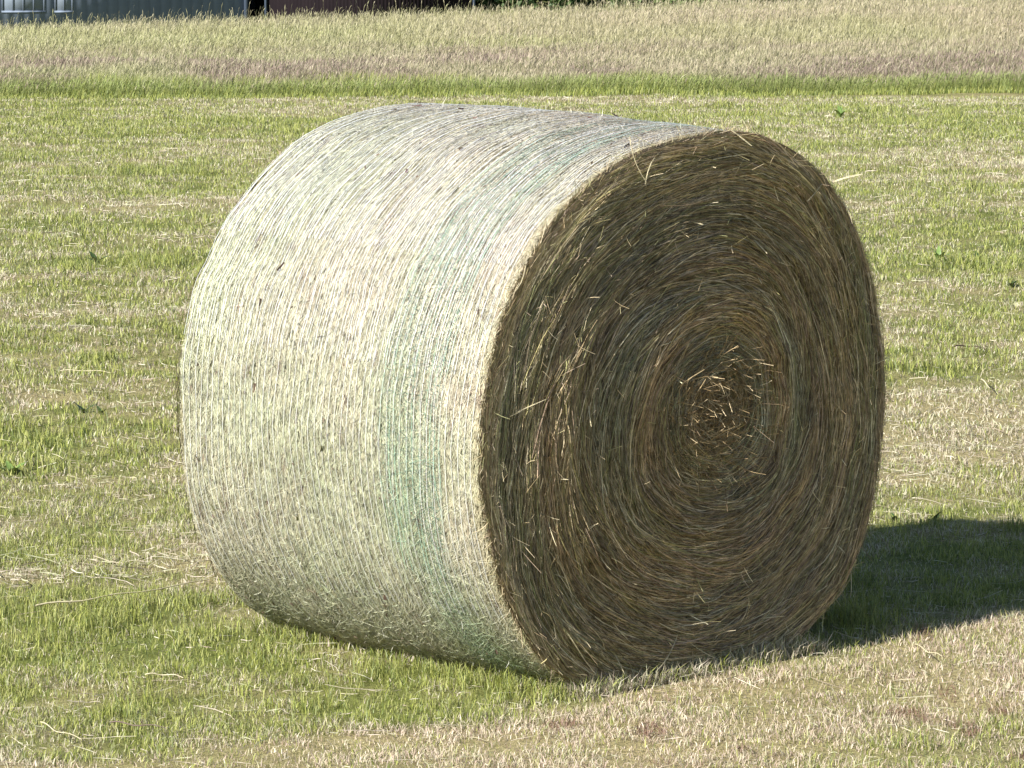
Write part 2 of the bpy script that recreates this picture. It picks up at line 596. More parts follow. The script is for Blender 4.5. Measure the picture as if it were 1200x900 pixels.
tag(tg, 'uncut meadow of tall seeding grasses, beige and purplish, behind the mown field', 'tall grass', kind='stuff')

# green leafy blades at the foot of the meadow's edge
parts = []
for (cnt, d0, d1, hs, ws) in ((50000, -0.25, 1.2, 1.0, 0.8), (60000, 1.0, 12.0, 0.70, 1.1), (30000, 12.0, 30.0, 0.65, 1.6), (-50000, -0.25, 30.0, 0.8, 2.5)):
    x, y = meadow_xy(abs(cnt), d0, d1, 1.3 if cnt > 0 else 8.0)
    k = (cnt > 0) | (np.abs(x) > half_width(y) + 1.2)
    x, y = x[k], y[k]
    n = len(x)
    dd = y - edge_y(x)
    pt = fbm(x * 0.8 + 2, y * 0.8, 10, 3)
    pt2 = fbm(x * 2.2 + 2, y * 0.8 + 5, 7, 3)
    h = (0.04 + 0.11 * sstep(-0.3, 0.6, dd)) * (0.6 + 0.6 * rng.random(n)) * (0.3 + 0.7 * pt + 0.7 * pt2) * hs
    cg = GREEN[rng.integers(0, len(GREEN), n)] * (0.85 + 0.4 * rng.random(n))[:, None]
    dryb = sstep(2, 14, dd) * 0.5 + 0.5 * (rng.random(n) < 0.12)
    cg = mixc(cg, np.array([0.40, 0.36, 0.18]), np.clip(dryb, 0, 1))
    parts.append(blades(x, y, h, (0.004 + 0.004 * rng.random(n)) * ws, 0.1 + 0.45 * rng.random(n), rng.normal(0.1, 1.3, n), cg * 0.85, cg * 1.05))
V, Fc, C = join(parts)
gg = mesh_object('meadow_grass', V, Fc, M_GRASS, C)
tag(gg, 'bright green leafy grass at the foot of the uncut meadow edge', 'grass', kind='stuff')

# ------------------------------------------------------------------ the round bale
bale = empty('hay_bale', (BALE_C[0], BALE_C[1], 0.0), TH)
tag(bale, 'large round hay bale in white net wrap standing on the mown field', 'hay bale')


def face_v(r_frac, t):
    """how far the near end face stands out (along -v) at a fraction of the radius"""
    rr = r_frac
    rim = 0.005 * (1 - np.sqrt(np.clip(1 - np.clip((rr - 0.965) / 0.035, 0, 1) ** 2, 0, 1)))
    rings = 0.022 * (fbm(rr * 13 + 2, np.cos(t) * 2.3 + 5 + 0 * rr, 3, 3) - 0.5) + 0.014 * (fbm(rr * 30 + 2, t * 2.5, 4, 2) - 0.5) + 0.014 * (fbm(rr * 5 + 2, np.sin(t + 1) * 1.6 + 7, 6, 2) - 0.5)
    clump = 0.020 * (fbm(rr * 16 + 7, np.cos(t + 0.4) * 5 + 11, 9, 2) - 0.5) + 0.016 * (fbm(rr * 11 + 1, np.sin(t * 1.0) * 7 + 21, 10, 2) - 0.5)
    rings = rings + clump * sstep(0.08, 0.25, rr) * (1 - sstep(0.96, 1.0, rr) * 0.6)
    core = 0.020 * np.exp(-(rr / 0.13) ** 2)
    return L / 2 - rim + rings - core + 0.012 * (1 - rr)


CORE = np.array([0.085, 0.02])     # the wound centre sits a little off the axis


def face_point(r_frac, t, lift, side=-1):
    """local position on an end face; r_frac 0..1 measured from the wound core to the rim"""
    Rt = bale_R(t) * (1 + 0.016 * (fbm(t * 7 + 2, t * 0 + 5, 6, 3) - 0.45) * sstep(0.7, 1.0, r_frac))
    cu = CORE[0] * (1 - r_frac); cz = CORE[1] * (1 - r_frac)
    u = cu + Rt * r_frac * np.cos(t)
    z = AX_Z + cz + Rt * r_frac * np.sin(t)
    v = side * (face_v(r_frac, t) + lift)
    return np.stack([u, v, np.maximum(z, 0.004)], -1)


def side_point(v, t, lift):
    edge = np.clip((np.abs(v) - (L / 2 - 0.03)) / 0.03, 0, 1)
    rr = bale_R(t) + 0.010 * (fbm(t * 7 + 2, t * 0 + 5, 6, 3) - 0.5) * edge - 0.006 * edge ** 2 + 0.024 * (fbm(v * 3 + 9, np.cos(t) * 2 + np.sin(t) * 3 + 9, 2, 3) - 0.5) + lift
    sag = 0.009 * np.cos(v * 4.2) + 0.005
    rr = rr + sag
    return np.stack([rr * np.cos(t), v + 0 * rr, np.maximum(AX_Z + rr * np.sin(t), 0.004)], -1)


# body: closed drum under the straw
def body_material():
    a = NT('packed_hay')
    tc = a.n('ShaderNodeTexCoord')
    n1 = a.noise(tc.outputs['Object'], 55, 5, 0.7)
    n2 = a.noise(tc.outputs['Object'], 9, 4, 0.6)
    col = a.ramp(n1, [(0.3, (0.16, 0.13, 0.08)), (0.5, (0.30, 0.26, 0.17)), (0.7, (0.44, 0.40, 0.28))])
    col = a.mix(n2, col, a.mix(1.0, col, (1.25, 1.3, 0.95), 'MULTIPLY'))
    p = a.n('ShaderNodeBsdfPrincipled')
    a.l(col, p.inputs['Base Color'])
    p.inputs['Roughness'].default_value = 0.9
    p.inputs['Specular IOR Level'].default_value = 0.1
    b = a.n('ShaderNodeBump')
    b.inputs['Strength'].default_value = 1.0
    b.inputs['Distance'].default_value = 0.02
    a.l(n1, b.inputs['Height']); a.l(b.outputs[0], p.inputs['Normal'])
    a.l(p.outputs[0], a.out.inputs['Surface'])
    return a.m


NTH = 288
tt = np.linspace(0, 2 * np.pi, NTH, endpoint=False)
rows = []
fr_in = np.concatenate([np.linspace(0.02, 0.9, 30), np.linspace(0.92, 1.0, 9)])
for f in fr_in:
    rows.append(face_point(np.full(NTH, f), tt, np.full(NTH, -0.012)) * 1.0)
for v in np.linspace(-L / 2 + 0.025, L / 2 - 0.025, 44):
    rows.append(side_point(np.full(NTH, v), tt, np.full(NTH, -0.010)))
for f in fr_in[::-1]:
    rows.append(face_point(np.full(NTH, f), tt, np.full(NTH, -0.012), side=1))
rows = np.stack(rows)
nr = len(rows)
BV = rows.reshape(-1, 3)
i = np.arange(nr - 1)[:, None] * NTH
j = np.arange(NTH)[None, :]
jn = (j + 1) % NTH
BQ = np.stack([i + j, i + NTH + j, i + NTH + jn, i + jn], -1).reshape(-1, 4)
c0, c1 = rows[0].mean(0), rows[-1].mean(0)
BV = np.concatenate([BV, [c0, c1]])
k0, k1 = len(BV) - 2, len(BV) - 1
capA = np.stack([np.full(NTH, k0), np.arange(NTH), (np.arange(NTH) + 1) % NTH, np.full(NTH, k0)], -1)[:, :3]
capB = np.stack([np.full(NTH, k1), (nr - 1) * NTH + (np.arange(NTH) + 1) % NTH, (nr - 1) * NTH + np.arange(NTH)], -1)
BT = np.concatenate([BQ[:, [0, 1, 2]], BQ[:, [0, 2, 3]], capA, capB])
mesh_object('bale_body', BV, BT, body_material(), parent=bale, smooth=True)

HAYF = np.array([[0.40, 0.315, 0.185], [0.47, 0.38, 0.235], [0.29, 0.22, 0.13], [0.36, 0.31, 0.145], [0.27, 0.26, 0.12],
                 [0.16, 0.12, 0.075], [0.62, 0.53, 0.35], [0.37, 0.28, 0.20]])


def ring_tint(fr, t):
    """bands of greener and browner hay wound into the bale"""
    n1 = fbm(fr * 9 + 3, np.cos(t) * 0.8 + 4, 7, 3)
    n2 = fbm(fr * 6 + 30, np.sin(t) * 1.1 + 9, 8, 3)
    g = np.clip((n1 - 0.5) * 3.2, -1, 1)[:, None]
    b = np.clip((n2 - 0.5) * 3.0, -1, 1)[:, None]
    base = np.ones((len(fr), 3))
    base = base * (1 + g * np.array([-0.08, 0.03, 0.05])) * (1 + b * np.array([0.04, 0.0, -0.05])) * (1 + 0.14 * b)
    return base


def face_strands(n, side, fr_lo=0.03, fr_hi=1.0, lift_hi=0.016, wmul=1.0, lmul=1.0, chaos=1.0, palette=HAYF, bright=1.0, K=6):
    fr = np.sqrt(fr_lo ** 2 + (fr_hi ** 2 - fr_lo ** 2) * rng.random(n))
    t0 = rng.random(n) * 2 * np.pi
    length = (0.04 + 0.20 * rng.random(n) ** 1.5) * lmul
    fl = fbm(fr * 8 + 1, t0 * 3 + 2, 5, 2) - 0.5
    dr = rng.normal(0, 0.13, n) * chaos + 0.05 + 0.55 * fl * chaos                # drift across the rings
    s = np.linspace(-0.5, 0.5, K)[None, :]
    rr = np.maximum(fr * R0, 0.05)
    t = t0[:, None] + s * (length / rr)[:, None]
    f = fr[:, None] + s * (length * dr / R0)[:, None] + (s ** 2 - 0.08) * (rng.normal(0, 0.02, n) * lmul)[:, None]
    f = np.clip(f, 0.01, 1.004)
    lift = (-0.006 + (lift_hi + 0.006) * rng.random(n))[:, None] + s * (rng.normal(0, 0.012, n) * chaos)[:, None]
    lift = lift + 0.003 * rng.normal(size=(n, K)) * 0.5
    P = face_point(f, t, lift, side)
    T = unit(np.gradient(P, axis=1))
    nrm = np.array([0, float(side), 0])
    lat = unit(np.cross(T, nrm))
    a = (rng.normal(0, 0.8, n) * (1 - 0.85 * sstep(0.93, 0.97, fr)))[:, None, None]
    W = lat * np.cos(a) + nrm * np.sin(a)
    w = (0.0010 + 0.0017 * rng.random(n) ** 1.5)[:, None] * wmul * np.clip(1.25 - 1.6 * np.abs(s), 0.35, 1)
    V, Q = ribbons(P, W, w)
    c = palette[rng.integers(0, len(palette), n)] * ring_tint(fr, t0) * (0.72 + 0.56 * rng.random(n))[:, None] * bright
    return V, Q, np.repeat(c, K * 2, axis=0)


def random_strands(P0, D, length, w, col, K=4, curl=0.35):
    """stalks starting at P0 along D, curving at random"""
    n = len(P0)
    s = np.linspace(0, 1, K)[None, :, None]
    cv = rng.normal(size=(n, 1, 3)) * curl
    P = P0[:, None, :] + (D[:, None, :] * s + cv * s ** 2 * 0.5) * length[:, None, None]
    T = unit(np.gradient(P, axis=1))
    rv = unit(rng.normal(size=(n, 1, 3)))
    W = unit(np.cross(T, np.broadcast_to(rv, T.shape)))
    taper = np.linspace(1, 0.5, K)[None, :]
    V, Q = ribbons(P, W, w[:, None] * taper)
    return V, Q, np.repeat(col, K * 2, axis=0)


def end_face(side, n_main):
    top = 1.0 if side < 0 else 0.975
    parts = [face_strands(n_main, side, 0.03, top),
             face_strands(n_main // 3, side, 0.05, top, 0.022, 1.1, 1.7, 0.8, bright=1.15),
             face_strands(n_main // 7, side, 0.90, top, 0.006, 0.9, 1.0, 0.5, bright=0.8)]
    # loose cross-lying stalks
    m = n_main // 55
    fr = np.sqrt(rng.random(m)) * 0.98
    t = rng.random(m) * 2 * np.pi
    P0 = face_point(fr, t, np.full(m, 0.010), side)
    D = unit(np.stack([rng.normal(size=m), side * np.abs(rng.normal(0, 0.30, m)), rng.normal(size=m)], -1))
    c = HAYF[rng.integers(0, len(HAYF), m)] * (1.0 + 0.8 * rng.random(m))[:, None]
    parts.append(random_strands(P0, D, 0.015 + 0.045 * rng.random(m), 0.0014 + 0.0014 * rng.random(m), c))
    # tufts pulled out of the layers, most of them in the outer half
    m = n_main // 30
    tc = rng.random(m // 9) * 2 * np.pi; fc = 0.45 + 0.52 * rng.random(m // 9) ** 0.6
    ix = rng.integers(0, len(tc), m)
    t = tc[ix] + rng.normal(0, 0.035, m); fr = np.clip(fc[ix] + rng.normal(0, 0.012, m), 0, 0.995)
    P0 = face_point(fr, t, np.full(m, 0.004), side)
    tg_ = np.stack([-np.sin(t), 0 * t, np.cos(t)], -1) * np.where(rng.random(len(tc)) < 0.5, 1, -1)[ix][:, None]
    D = unit(tg_ + rng.normal(0, 0.25, (m, 3)) + np.array([0, side * 1.0, 0]) * np.abs(rng.normal(0.10, 0.10, m))[:, None])
    c = HAYF[rng.integers(0, len(HAYF), m)] * (0.9 + 0.6 * rng.random(m))[:, None]
    parts.append(random_strands(P0, D, 0.02 + 0.06 * rng.random(m), 0.0010 + 0.0012 * rng.random(m), c, 5, 0.6))
    # tangle at the wound core
    m = n_main // 8
    rad_ = 0.125 * np.sqrt(rng.random(m)) * (0.7 + 0.6 * rng.random(m)); t = rng.random(m) * 2 * np.pi
    P0 = face_point(rad_ / R0 * 1.25, t, 0.000 + 0.009 * rng.random(m), side)
    D = unit(np.stack([rng.normal(size=m), side * rng.normal(0.0, 0.13, m), rng.normal(size=m)], -1))
    pal = np.array([[0.50, 0.37, 0.20], [0.38, 0.27, 0.14], [0.56, 0.44, 0.26], [0.26, 0.18, 0.10]])
    c = pal[rng.integers(0, 4, m)] * (0.75 + 0.4 * rng.random(m))[:, None]
    parts.append(random_strands(P0, D, 0.015 + 0.04 * rng.random(m), 0.0014 + 0.0020 * rng.random(m), c, 5, curl=1.2))
    return join(parts)


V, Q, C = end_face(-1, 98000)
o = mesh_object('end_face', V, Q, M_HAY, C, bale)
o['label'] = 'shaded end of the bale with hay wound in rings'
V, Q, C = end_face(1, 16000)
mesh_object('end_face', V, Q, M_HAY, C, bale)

# outer hay under the net
HAYS = np.array([[0.60, 0.58, 0.46], [0.56, 0.54, 0.42], [0.67, 0.65, 0.55], [0.52, 0.52, 0.38], [0.52, 0.47, 0.37], [0.51, 0.54, 0.42],
                 [0.62, 0.61, 0.52], [0.44, 0.39, 0.30]])


def arc_t(n, lo=-0.35, hi=3.75):
    """angles round the drum, thicker on the arc that is above ground"""
    return lo + (hi - lo) * rng.random(n)


def side_strands(n, t_lo, t_hi, lift_hi=0.006, wmul=1.0, K=5):
    v = (rng.random(n) - 0.5) * (L - 0.03)
    t0 = t_lo + (t_hi - t_lo) * rng.random(n)
    low = sstep(3.05, 3.7, t0)                    # less combed low on the left flank
    sig = 0.30 + 0.28 * low
    ang = rng.normal(0, 1, n) * sig + 0.10 + 0.35 * low + np.where(rng.random(n) < 0.12, rng.normal(0, 1.0, n), 0)
    length = 0.018 + 0.07 * rng.random(n) ** 1.7
    s = np.linspace(-0.5, 0.5, K)[None, :]
    cu = rng.normal(0, 0.3, n)[:, None]
    a = ang[:, None] + cu * s
    t = t0[:, None] + np.cos(a) * s * length[:, None] / R0
    vv = np.clip(v[:, None] + np.sin(a) * s * length[:, None], -L / 2 + 0.004, L / 2 - 0.004)
    lift = (-0.004 + (lift_hi + 0.003) * rng.random(n))[:, None] + s * rng.normal(0, 0.002, n)[:, None]
    P = side_point(vv, t, lift)
    T = unit(np.gradient(P, axis=1))
    nrm = np.stack([np.cos(t), 0 * t, np.sin(t)], -1)
    lat = unit(np.cross(T, nrm))
    aa = rng.normal(0, 0.4, n)[:, None, None]
    W = lat * np.cos(aa) + nrm * np.sin(aa)
    w = (0.0009 + 0.0012 * rng.random(n) ** 1.4)[:, None] * wmul * np.clip(1.3 - 1.6 * np.abs(s), 0.3, 1)
    V, Q = ribbons(P, W, w)
    c = HAYS[rng.integers(0, len(HAYS), n)] * (0.82 + 0.3 * rng.random(n))[:, None]
    pt = fbm(v * 5 + 3, t0 * 3.0, 3, 3)
    c = c * (0.91 + 0.18 * pt)[:, None] * np.array([0.92, 0.89, 0.80])
    gp = fbm(v * 2.6 + 13, t0 * 2.0 + 3, 6, 3)
    c = c * (1 + np.clip((gp - 0.5) * 2.2, -1, 1)[:, None] * np.array([-0.10, 0.0, -0.10]))
    gb = np.exp(-((v + 0.30 + 0.10 * (t0 - 3.2)) / 0.11) ** 2) * sstep(2.0, 3.3, t0)
    c = c * (1 - gb[:, None] * np.array([0.14, 0.02, 0.09]))
    # the last few centimetres by the rim are yellower loose hay
    rimy = 1 - sstep(-L / 2 + 0.02, -L / 2 + 0.06, v)
    c = mixc(c, np.array([0.52, 0.46, 0.28]), rimy * 0.6 * (rng.random(n) < 0.8))
    # brown seed-head smudges
    sp = sstep(0.86, 0.90, vnoise(v * 34 + 5, t0 * 24, 9))
    c = mixc(c, np.array([0.20, 0.13, 0.10]), sp * 0.75 * (rng.random(n) < 0.7))
    return V, Q, np.repeat(c, K * 2, axis=0)


parts = [side_strands(240000, 1.15, 4.45), side_strands(36000, -1.4, 1.2)]
V, Q, C = join(parts)
mesh_object('wrapped_hay', V, Q, M_HAY, C, bale)

# net: many fine threads round the drum joined by zigzag threads
def net_material(name, rough=0.35):
    a = NT(name)
    at = a.n('ShaderNodeAttribute', attribute_name='tint')
    p = a.n('ShaderNodeBsdfPrincipled')
    a.l(at.outputs['Color'], p.inputs['Base Color'])
    p.inputs['Roughness'].default_value = rough
    p.inputs['Specular IOR Level'].default_value = 0.5
    t = a.n('ShaderNodeBsdfTranslucent')
    a.l(at.outputs['Color'], t.inputs['Color'])
    mx = a.n('ShaderNodeMixShader')
    mx.inputs[0].default_value = 0.25
    a.l(p.outputs[0], mx.inputs[1]); a.l(t.outputs[0], mx.inputs[2])
    a.l(mx.outputs[0], a.out.inputs['Surface'])
    return a.m


M_NET = net_material('net_threads')


def thread(vs0, t_lo, t_hi, K, w, col, lift=0.0065, wob=0.003, fade=False):
    """threads running round the drum at axial positions vs0"""
    n = len(vs0)
    t = np.linspace(t_lo, t_hi, K)[None, :] + np.zeros((n, 1))
    ph = rng.random(n)[:, None] * 100
    v = vs0[:, None] + wob * 2 * (vnoise(t * 5 + ph, ph, 1) - 0.5) * 2 + 0.008 * (vnoise(t * 1.3 + 3, vs0[:, None] * 0.3 + 5, 4) - 0.5)
    P = side_point(v, t, lift + 0.0015 * rng.random((n, K)))
    T = unit(np.gradient(P, axis=1))
    nrm = np.stack([np.cos(t), 0 * t, np.sin(t)], -1)
    W = unit(np.cross(T, nrm)) + nrm * rng.normal(0, 0.15, (n, 1, 1))
    V, Q = ribbons(P, unit(W), np.full((n, K), 1.0) * w * (0.8 + 0.4 * rng.random((n, K))))
    C = np.broadcast_to(col, (n, K, 3))
    if fade:
        q = sstep(0.35, 0.65, fbm(t * 6 + ph, v * 9 + 3, 5, 2))[..., None]
        C = C * q + np.array([0.54, 0.56, 0.48]) * (1 - q)
    return V, Q, np.repeat(C.reshape(-1, 3), 2, axis=0)


def zigzag(vs0, dv, t_lo, t_hi, K, w, col, lift=0.007):
    n = len(vs0)
    k = np.arange(K)[None, :]
    t = t_lo + (t_hi - t_lo) * (k + 0.0) / (K - 1) + 0.006 * rng.normal(size=(n, K))
    v = vs0[:, None] + dv * (k % 2) + 0.002 * rng.normal(size=(n, K))
    P = side_point(v, t, lift + 0.001 * rng.random((n, K)))
    nrm = np.stack([np.cos(t), 0 * t, np.sin(t)], -1)
    T = unit(np.roll(P, -1, 1) - P); T[:, -1] = T[:, -2]
    W = np.zeros_like(P); W[:, :, 1] = 0.0
    tang = np.stack([-np.sin(t), 0 * t, np.cos(t)], -1)
    W = tang * 0.75 + np.array([0, 0.65, 0]) * np.where(k % 2 == 0, 1, -1)[..., None] * 0.2
    V, Q = ribbons(P, unit(W), np.full((n, K), w))
    return V, Q, np.broadcast_to(col, (len(V), 3))


VN0, VN1 = -L / 2 + 0.04, L / 2 - 0.01
white = np.array([0.70, 0.70, 0.69])
vs1 = np.arange(VN0, VN1, 0.0235)
vs1 = vs1 + rng.normal(0, 0.0008, len(vs1))
parts = [thread(vs1, -1.75, 3.75, 420, 0.0014, white * 0.92, 0.0068, 0.0015),
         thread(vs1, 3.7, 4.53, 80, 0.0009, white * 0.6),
         thread(vs1 + 0.009, 0.6, 2.5, 160, 0.0018, np.array([0.84, 0.86, 0.89])),  # upper arc only: sky reflection put into the bluish-white thread colour
         thread(vs1 + 0.0155, 0.9, 2.9, 180, 0.0012, np.array([0.78, 0.80, 0.82])),  # same sky sheen painted into a second, thinner upper set
         zigzag(vs1[:-1], 0.0235, -1.75, 4.53, 240, 0.0008, white * 0.8)]
V, Q, C = join(parts)
mesh_object('net_wrap', V, Q, M_NET, C, bale)

# the coloured marker threads of the net
teal = np.array([0.34, 0.55, 0.43])
vt = -0.33 + np.array([-0.105, -0.085, -0.062, -0.04, -0.02, 0.0, 0.018, 0.04, 0.062, 0.085, 0.11])
vt = vt + rng.normal(0, 0.004, len(vt))
parts = [thread(vt, 0.75, 3.6, 300, 0.0012, teal, 0.0072, 0.005, True),
         thread(vt + 0.008, 0.9, 2.6, 200, 0.0013, teal * 1.1, 0.0078, 0.006, True),
         zigzag(vt[:-1], 0.022, 0.75, 3.5, 200, 0.0008, teal * 1.2),
         zigzag(vt[1:5], 0.03, 3.2, 4.0, 60, 0.0009, np.array([0.36, 0.56, 0.40]))]
V, Q, C = join(parts)
o = mesh_object('marker_threads', V, Q, M_NET, C, bale)
o['label'] = 'band of faded green threads running round the net near the open end'

# fuzz and stray stalks
parts = []
m = 8000                                                # shaggy rim of the near end
t = rng.random(m) * 2 * np.pi
t = np.where(rng.random(m) < 0.5, np.round(t * 14) / 14 + rng.normal(0, 0.02, m), t)
P0 = face_point(0.955 + 0.045 * rng.random(m), t, np.zeros(m), -1)
tang = np.stack([-np.sin(t), 0 * t, np.cos(t)], -1); outw = np.stack([np.cos(t), 0 * t, np.sin(t)], -1)
D = unit(tang * rng.normal(0, 1.2, m)[:, None] + outw * np.abs(rng.normal(0, 0.30, m))[:, None] + np.array([0, -1, 0]) * rng.normal(0.0, 0.16, m)[:, None])
c = HAYF[rng.integers(0, len(HAYF), m)] * (0.8 + 0.5 * rng.random(m))[:, None]
parts.append(random_strands(P0, D, 0.015 + 0.045 * rng.random(m) ** 1.5, 0.0010 + 0.0012 * rng.random(m), c, 4, 0.5))
m = 1800                                                # fuzz through the net
t = 0.2 + 4.2 * rng.random(m)
P0 = side_point((rng.random(m) - 0.5) * (L - 0.02), t, np.full(m, 0.002))
outw = np.stack([np.cos(t), 0 * t, np.sin(t)], -1)
D = unit(outw * (0.25 + 0.5 * rng.random(m))[:, None] + rng.normal(0, 0.6, (m, 3)))
c = HAYS[rng.integers(0, len(HAYS), m)]
parts.append(random_strands(P0, D, 0.008 + 0.018 * rng.random(m) ** 2, 0.0008 + 0.0008 * rng.random(m), c, 3, 0.4))
m = 420                                                 # brown seed heads and bits of leaf caught under the net
t = 1.2 + 3.0 * rng.random(m)
vv = (rng.random(m) - 0.5) * (L - 0.08)
P0 = side_point(vv, t, np.full(m, 0.0078))
tang = np.stack([-np.sin(t), 0 * t, np.cos(t)], -1)
D = unit(tang * rng.choice([-1, 1], m)[:, None] + np.array([0, 1.0, 0]) * rng.normal(0, 0.5, m)[:, None])
pal = np.array([[0.16, 0.10, 0.085], [0.22, 0.15, 0.11], [0.12, 0.09, 0.06], [0.20, 0.20, 0.09]])
big = rng.random(m) < 0.12
c = pal[rng.integers(0, 4, m)]
parts.append(random_strands(P0, D, np.where(big, 0.018, 0.008) * (0.6 + 0.8 * rng.random(m)), np.where(big, 0.007, 0.0032) * (0.6 + 0.7 * rng.random(m)), c, 3, 0.3))
V, Q, C = join(parts)
o = mesh_object('loose_hay', V, Q, M_HAY, C, bale)
o['kind'] = 'stuff'


# hand-placed long stalks that stand out in the photograph, in pixels of the photograph turned into face positions
def ray(px, py):
    X, Y = (px - 600) / F_PX, -(py - 450) / F_PX
    c, s = math.cos(PITCH), math.sin(PITCH)
    return np.array([X, c + Y * s, -s + Y * c])


def on_face(px, py, out=0.03):
    """where the sight line meets the plane of the near end face, in bale coordinates"""
    d = ray(px, py); o_ = np.array([0, 0, CAM_H])
    nn = np.array([st, -ct, 0]); c = np.array([*BALE_C, 0]) + nn * (L / 2 + out)
    w = o_ + d * (((c - o_) @ nn) / (d @ nn))
    u, v = bale_local(w[0], w[1])
    return np.array([u, v, w[2]])


long_ = [((974, 214), (1011, 204), .03, .08, .0042), ((980, 228), (999, 262), .02, .05, .0026), ((855, 151), (881, 171), .03, .045, .0040),
         ((884, 281), (899, 297), .03, .05, .0036), ((814, 362), (783, 392), .03, .055, .0034), ((812, 380), (775, 405), .03, .05, .0026),
         ((1018, 429), (1046, 415), .02, .06, .0026), ((800, 716), (768, 788), .02, .055, .0026), ((785, 728), (845, 774), .02, .05, .0022),
         ((715, 756), (732, 790), .02, .05, .0026), ((618, 478), (598, 488), .02, .05, .0022), ((597, 487), (640, 468), .025, .05, .0022),
         ((648, 562), (666, 562), .03, .05, .0032), ((738, 160), (758, 214), .03, .05, .0018), ((783, 174), (756, 216), .03, .05, .0024),
         ((808, 259), (824, 263), .03, .05, .0034), ((965, 213), (946, 236), .03, .04, .0022), ((873, 730), (877, 700), .03, .05, .0018),
         ((876, 755), (877, 738), .03, .05, .0018), ((890, 725), (920, 722), .03, .05, .0024), ((978, 637), (990, 648), .03, .05, .0030),
         ((996, 660), (997, 699), .02, .05, .0016), ((797, 600), (812, 623), .03, .05, .0018), ((690, 470), (693, 500), .03, .05, .0028),
         ((617, 300), (600, 345), .02, .05, .0020), ((640, 600), (652, 640), .02, .05, .0022), ((700, 640), (716, 668), .03, .05, .0020)]
P = []
for (a_, b_, oa, ob, w_) in long_:
    A, B = on_face(*a_, oa * 0.4), on_face(*b_, ob)
    s = np.linspace(0, 1, 6)[:, None]
    bow = unit(np.cross(B - A, np.array([0, -1.0, 0]))) * np.linalg.norm(B - A) * rng.normal(0, 0.07)
    P.append(A * (1 - s) + B * s + bow * (4 * s * (1 - s)))
P = np.stack(P)
T = unit(np.gradient(P, axis=1))
W = unit(np.cross(T, np.array([-0.5, -0.6, 0.6])))
V, Q = ribbons(P, W, np.array([q[4] for q in long_])[:, None] * np.array([[0.8, 1, 1, 1, 0.9, 0.5]]))
V2, Q2 = ribbons(P, unit(np.cross(T, W)), np.array([q[4] for q in long_])[:, None] * np.array([[0.8, 1, 1, 1, 0.9, 0.5]]) * 0.8)
c = np.tile(np.array([[0.66, 0.58, 0.38]]), (len(V), 1))
V, Q, C = join([(V, Q, c), (V2, Q2, c)])
o = mesh_object('stray_stalks', V, Q, M_HAY, C, bale)
o['kind'] = 'stuff'
o['label'] = 'long pale stalks sticking out of the open end'

# ------------------------------------------------------------------ small plants and odd stalks on the field
def on_ground(px, py):
    d = ray(px, py)
    lam = (0 - CAM_H) / d[2]
    for _ in range(12):
        x, y = d[0] * lam, d[1] * lam
        lam = lam + ((float(ground_z(x, y)) - (CAM_H + d[2] * lam)) / d[2]) * 0.8
    return d[0] * lam, d[1] * lam


def leaf_material(name, c):
    a = NT(name)
    tc = a.n('ShaderNodeTexCoord')
    nz = a.noise(tc.outputs['Object'], 60, 3)
    col = a.ramp(nz, [(0.3, tuple(0.75 * q for q in c)), (0.7, tuple(1.25 * q for q in c))])
    p = a.n('ShaderNodeBsdfPrincipled')
    a.l(col, p.inputs['Base Color'])
    p.inputs['Roughness'].default_value = 0.45
    a.l(p.outputs[0], a.out.inputs['Surface'])
    return a.m


M_LEAFD = leaf_material('dock_leaf_dark', (0.045, 0.075, 0.02))
M_LEAFL = leaf_material('dock_leaf_light', (0.16, 0.24, 0.06))


def leaf_mesh(length, width, lean, az, curl=0.6, K=7):
    """one broad pointed leaf folded along its midrib, root at origin"""
    s = np.linspace(0, 1, K)
    prof = np.sin(np.pi * np.clip(s, 0, 1) ** 0.75) ** 0.8 * width / 2
    prof[0] = width * 0.07; prof[-1] = 0.0006
    a = lean + curl * s
    step = length / (K - 1)
    x = np.concatenate([[0], np.cumsum(np.sin(a[:-1]) * step)])
    z = np.concatenate([[0], np.cumsum(np.cos(a[:-1]) * step)])
    wave = 0.12 * prof * np.sin(s * 12)
    mid = np.stack([x, 0 * x, z], -1)
    lft = mid + np.stack([-0.25 * prof * np.cos(a), prof, 0.25 * prof * np.sin(a) + wave], -1)
    rgt = mid + np.stack([-0.25 * prof * np.cos(a), -prof, 0.25 * prof * np.sin(a) - wave], -1)
    V = np.stack([lft, mid, rgt], 1).reshape(-1, 3)
    ca, sa = math.cos(az), math.sin(az)
    V = np.stack([V[:, 0] * ca - V[:, 1] * sa, V[:, 0] * sa + V[:, 1] * ca, V[:, 2]], -1)
    Q = []
    for k in range(K - 1):
        b = k * 3
        Q += [[b, b + 3, b + 4, b + 1], [b + 1, b + 4, b + 5, b + 2]]
    return V, np.array(Q)


def weed(px, py, size, nleaf, mat, label, upright=0.35):
    x, y = on_ground(px, py)
    e = empty('dock_plant', (x, y, float(ground_z(x, y)) - 0.004))
    tag(e, label, 'weed', 'broad-leaved weeds on the mown field')
    a0 = rng.random() * 6
    for k in range(nleaf):
        V, Q = leaf_mesh(size * (0.7 + 0.5 * rng.random()), size * 0.33 * (0.8 + 0.4 * rng.random()), upright + 0.5 * rng.random(),
                         a0 + k * 2 * math.pi / nleaf + rng.normal(0, 0.3), 0.5 + 0.5 * rng.random())
        mesh_object('leaf', V, Q, mat, parent=e, smooth=True)
    return e


